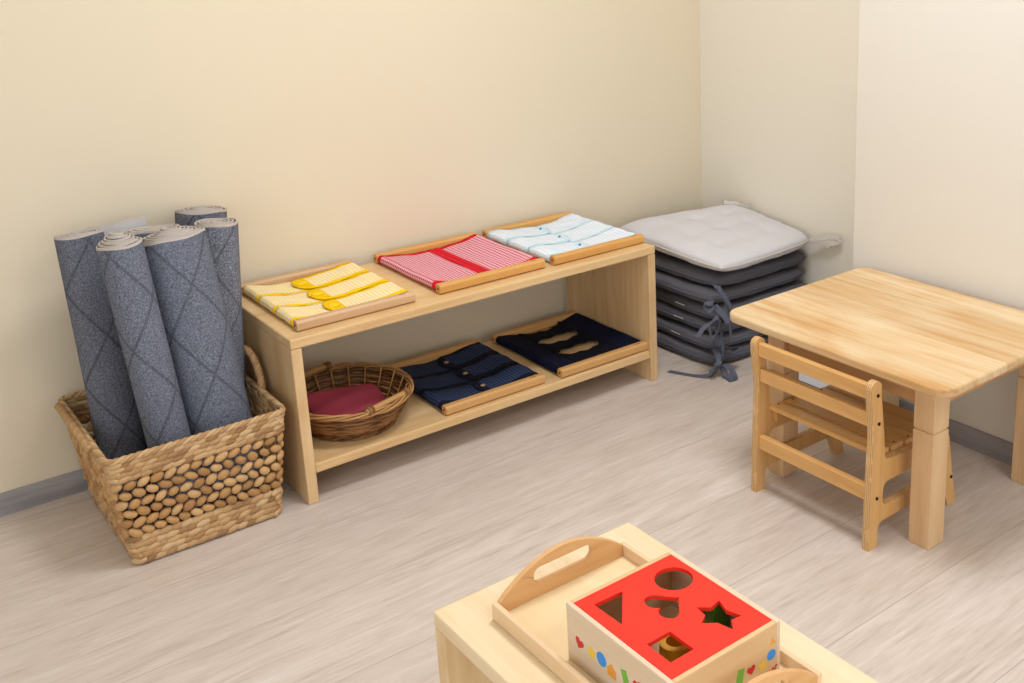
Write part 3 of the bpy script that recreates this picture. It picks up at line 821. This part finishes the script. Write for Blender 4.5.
for k in range(5):
    x = .962+.0555*k; zc = .231-.065*(x-.962); sl = slat('seat_slat', x, x+.047, zc-.006, zc+.008, tilt=.065)
    for y in (YA+PT+.012, YB-PT-.012):
        c = V(x+.023, y, zc+.008-.0015); MB().tube([c-V(0, 0, .003), c+V(0, 0, .0006)], .0036, 8).build('screw', 'stamp', sl, c)
for y in (YA+PT, YB-PT-.016):
    MB().prism([(.975, y+.0005, .190), (1.205, y+.0005, .176), (1.205, y+.0005, .2085), (.975, y+.0005, .2235)], (0, .015, 0)).build('seat_bearer', 'chair_x', ch, (1.09, y, .19), bevel=.002)

# white board with a dark rim in the recess behind the table
bd = thing('white_board', (1.535, -.36, 0), 'white panel with a dark rim on the floor under the table', 'board')
MB().prism([(1.529, a, b) for a, b in rrect(-.50, -.235, .001, .16, .016, 5)], (.014, 0, 0)).build('rim', 'dark', bd, (1.535, -.36, 0), bevel=.002)
MB().prism([(1.5275, a, b) for a, b in rrect(-.496, -.239, .005, .156, .013, 5)], (.003, 0, 0)).build('panel', 'white', bd, (1.5275, -.36, .08))

# ------------------------------------------------------------------ foreground bench
BX0, BX1, BY1, BY0 = -.269, .107, -1.238, -2.30
bn = thing('low_bench', ((BX0+BX1)/2, (BY0+BY1)/2, 0), 'pale birch bench in the foreground with a tray on it', 'bench')
MB().box(BX0, BX1, BY0, BY1, ZT-TH, ZT).build('top_board', 'birch_y', bn, (BX0, BY0, ZT), bevel=.004)
for y in (BY1-SD, BY0): MB().box(BX0+.001, BX1-.002, y, y+SD, 0, ZT-TH-.0006).build('side_panel', 'birch_zz', bn, (BX0, y, 0), bevel=.003)
MB().box(BX0+.004, BX1-.03, BY0+SD+.0004, BY1-SD-.0004, ZL-TH, ZL).build('lower_board', 'birch_y', bn, (BX0, BY0, ZL), bevel=.004)

# tray
tx0, tx1, ty0, ty1, tz = -.212, .037, -1.738, -1.316, ZT+.0006
tr = thing('serving_tray', ((tx0+tx1)/2, (ty0+ty1)/2, ZT), 'rectangular wooden tray with two arched cut-out handles on the bench', 'tray')
W9 = .009
MB().box(tx0+.004, tx1-.004, ty0+.004, ty1-.004, tz, tz+.0075).build('tray_floor', 'tray_floor', tr, (0, -1.5, tz))
for x in (tx0, tx1-W9): MB().box(x, x+W9, ty0, ty1, tz, tz+.027).build('side_wall', 'tray_y', tr, (x, ty0, tz), bevel=.0018)
for y in (ty0, ty1-W9):
    xa, xb = tx0+W9+.0003, tx1-W9-.0003; xm = (xa+xb)/2; o = [(xb, tz), (xa, tz)][::-1]
    n = 24; arch = []
    for i in range(n+1):
        u = 1-i/n; x = xa+(xb-xa)*u; arch.append((x, tz+.026+.050*math.sin(PI*u)**.85 if 0 < i < n else tz+.026))
    outl = [(xa, tz), (xb, tz)]+arch
    sl = [(a, b) for a, b in rrect(xm-.054, xm+.054, tz+.031, tz+.056, .0122, 6)]
    mb = holed([(a, y, b) for a, b in outl], [[(a, y, b) for a, b in sl]], (0, W9, 0))
    mb.m = [0]*len(mb.m); mb.build('handle_end', 'tray_x', tr, (xm, y, tz), bevel=.0015)

# shape sorter
sx0, sx1, sy0, sy1, sz0, sz1 = -.184, .006, -1.691, -1.471, tz+.0081, .561
so = thing('shape_sorter', ((sx0+sx1)/2, (sy0+sy1)/2, sz0), 'wooden shape sorting box with a red lid on the tray', 'toy')
wt = .0075
mb = MB(); mb.box(sx0, sx0+wt, sy0, sy1, sz0, sz1, 0); mb.box(sx1-wt, sx1, sy0, sy1, sz0, sz1, 0)
mb.box(sx0+wt, sx1-wt, sy0, sy0+wt, sz0, sz1, 1); mb.box(sx0+wt, sx1-wt, sy1-wt, sy1, sz0, sz1, 1); mb.box(sx0+wt, sx1-wt, sy0+wt, sy1-wt, sz0, sz0+.005, 1)
mb.build('box_body', ['box_y', 'box_x'], so, (sx0, sy0, sz0), bevel=.0012)
lz = sz1-.0062
e = .0003
circ = [(-.038+.0275*math.cos(2*PI*i/28), -1.527+.0275*math.sin(2*PI*i/28)) for i in range(28)]
tri = [(-.158, -1.500), (-.110, -1.502), (-.156, -1.560)]
sq = [(-.157, -1.612), (-.157, -1.659), (-.118, -1.659), (-.118, -1.612)]
hc = (-.0865, -1.565); hrt = []
for i in range(30):
    a = 2*PI*i/30; hx = 16*math.sin(a)**3; hy = 13*math.cos(a)-5*math.cos(2*a)-2*math.cos(3*a)-math.cos(4*a)
    hrt.append((hc[0]-.0016*hy, hc[1]+.0019*hx))
stp = [(-.058, -1.597), (-.025, -1.606), (-.025, -1.650), (-.054, -1.664), (-.076, -1.627)]; sc_ = (sum(p[0] for p in stp)/5, sum(p[1] for p in stp)/5); st = []
for i in range(5):
    a, b = stp[i], stp[(i+1) % 5]; st.append(a); m_ = ((a[0]+b[0])/2, (a[1]+b[1])/2); st.append((sc_[0]+(m_[0]-sc_[0])*.68, sc_[1]+(m_[1]-sc_[1])*.68))
mb = holed([(a, b, lz) for a, b in ((sx0+wt+e, sy0+wt+e), (sx1-wt-e, sy0+wt+e), (sx1-wt-e, sy1-wt-e), (sx0+wt+e, sy1-wt-e))], [[(a, b, lz) for a, b in h] for h in (circ, tri, sq, hrt, st)], (0, 0, .0060))
mb.m = [0]*len(mb.m); mb.build('lid', 'red', so, (sx0, sy0, lz))
def star2(c, r, ri=.45, n=5, ph=PI/2): return [(c[0]+(r if i % 2 == 0 else r*ri)*math.cos(ph+PI*i/n), c[1]+(r if i % 2 == 0 else r*ri)*math.sin(ph+PI*i/n)) for i in range(2*n)]
def circ2(c, r, n=20): return [(c[0]+r*math.cos(2*PI*i/n), c[1]+r*math.sin(2*PI*i/n)) for i in range(n)]
def heart2(c, s_, rot=0.):
    o = []
    for i in range(24):
        a = 2*PI*i/24; x = 16*math.sin(a)**3*s_/16; y = (13*math.cos(a)-5*math.cos(2*a)-2*math.cos(3*a)-math.cos(4*a))*s_/16
        o.append((c[0]+x*math.cos(rot)-y*math.sin(rot), c[1]+x*math.sin(rot)+y*math.cos(rot)))
    return o
def rot2(pts, c, a): return [(c[0]+(x-c[0])*math.cos(a)-(y-c[1])*math.sin(a), c[1]+(x-c[0])*math.sin(a)+(y-c[1])*math.cos(a)) for x, y in pts]
def mark(name, pts, face, mat):
    if face == 'L': P = [(sx0-.0004, a, b) for a, b in pts]; ex = (.0008, 0, 0)
    else: P = [(a, sy0-.0004, b) for a, b in pts]; ex = (0, .0008, 0)
    MB().prism(P, ex).build(name, mat, so, P[0])
mark('printed_heart', heart2((-1.500, .513), .0095, .3), 'L', 'pr')
mark('printed_star', star2((-1.5275, .514), .0105, .6), 'L', 'py')
mark('printed_circle', circ2((-1.5495, .516), .0105), 'L', 'pb')
mark('printed_house', [(-1.580, .501), (-1.562, .501), (-1.562, .513), (-1.571, .521), (-1.580, .513)], 'L', 'po')
c = (-1.600, .517); mark('printed_rectangle', rot2([(c[0]-.006, c[1]-.011), (c[0]+.006, c[1]-.011), (c[0]+.006, c[1]+.011), (c[0]-.006, c[1]+.011)], c, -.35), 'L', 'pg')
mark('printed_heart', heart2((-1.626, .520), .0095, -.3), 'L', 'pr')
c = (-.068, .512); mark('printed_rectangle', rot2([(c[0]-.006, c[1]-.011), (c[0]+.006, c[1]-.011), (c[0]+.006, c[1]+.011), (c[0]-.006, c[1]+.011)], c, -.2), 'F', 'pg')
mark('printed_heart', heart2((-.048, .512), .0075, .1), 'F', 'pr')
mark('printed_star', star2((-.027, .508), .0085, .6), 'F', 'py')
mark('printed_circle', circ2((-.011, .5165), .0078), 'F', 'pb')
mark('printed_triangle', [(-.013, .532), (-.003, .532), (-.009, .542)], 'F', 'po')
lg = MB()   # small slanted red script under the dots
path = []
for i in range(40):
    u = i/39; path.append((-.022+.022*u, sy0-.0002, .488+.006*u+.0035*math.sin(u*22)))
lg.tube(path, .0007, 5); lg.build('red_script', 'pr', so, (-.011, sy0, .49))
tag(MB().prism([(a, b, sz0+.0056) for a, b in rrect(-.034, -.003, -1.604, -1.566, .002, 3)], (0, 0, .071)).build('toy_block', 'green', None, (-.018, -1.585, sz0+.0056), bevel=.002), 'green wooden block inside the sorting box under the star hole', 'block', 'blocks inside the sorting box')
mb = holed([(a, b, sz0+.0056) for a, b in circ2((-.092, -1.592), .022, 24)], [[(a, b, sz0+.0056) for a, b in circ2((-.092, -1.592), .013, 20)]], (0, 0, .044)); mb.m = [0]*len(mb.m)
tag(mb.build('toy_block', 'yellowb', None, (-.092, -1.592, sz0+.0056)), 'yellow round block inside the sorting box under the square hole', 'block', 'blocks inside the sorting box')

# ------------------------------------------------------------------ light
def area(name, loc, size, power, col, rot=(0, 0, 0), sy=None):
    l = bpy.data.lights.new(name, 'AREA'); l.energy = power; l.color = col; l.size = size
    if sy: l.shape = 'RECTANGLE'; l.size_y = sy
    o = bpy.data.objects.new(name, l); COL.objects.link(o); o.location = loc; o.rotation_euler = rot; return o
area('ceiling_panel_light', (.6, -.95, H-.02), .6, 30, (.93, .95, 1), sy=.6)
area('ceiling_panel_light', (-1.0, -2.2, H-.02), .6, 5, (.93, .95, 1), sy=.6)
area('ceiling_panel_light', (.6, -3.2, H-.02), .6, 15, (.93, .95, 1), sy=.6)
area('front_fill_light', (-.55, YF-.05, 1.3), 3.2, 28, (.86, .93, 1), rot=(PI/2, 0, 0), sy=1.3)  # added soft fill from behind the camera, not a known window
area('side_fill_light', (XL+.03, -2.6, 1.25), 1.8, 23, (.86, .93, 1), rot=(PI/2, 0, -PI/2), sy=1.3)  # added fill from the left to brighten the right-hand walls; no window there
wd = bpy.data.worlds.new('world'); sc.world = wd; wd.use_nodes = True
wd.node_tree.nodes['Background'].inputs[0].default_value = (.9, .95, 1, 1); wd.node_tree.nodes['Background'].inputs[1].default_value = .6

# ------------------------------------------------------------------ camera
cam = bpy.data.cameras.new('camera'); co = bpy.data.objects.new('camera', cam); COL.objects.link(co); sc.camera = co
R = [(.7690907609807025, -.6386799414173208, -.024234970709523775), (.18416544223977085, .18514109011785276, .9653009202495367), (.6120314462989246, .7468672634284761, -.26001307574832805)]
Mx = Matrix((R[0], R[1], tuple(-a for a in R[2]))).transposed().to_4x4(); Mx.translation = (-.8851456149684224, -2.533528210131214, 1.4416117570529083)
co.matrix_world = Mx
cam.sensor_width = 36; cam.sensor_fit = 'HORIZONTAL'; cam.lens = 1066.6927*36/1024
cam.shift_x = -140.3025/1024; cam.shift_y = -124.2955/1024
cam.clip_start = .02
vs = sc.view_settings; vs.view_transform = 'Standard'; vs.look = 'None'; vs.gamma = 1; vs.exposure = 0; vs.use_curve_mapping = False
for o in bpy.data.objects:
    if 'org' in o: del o['org']
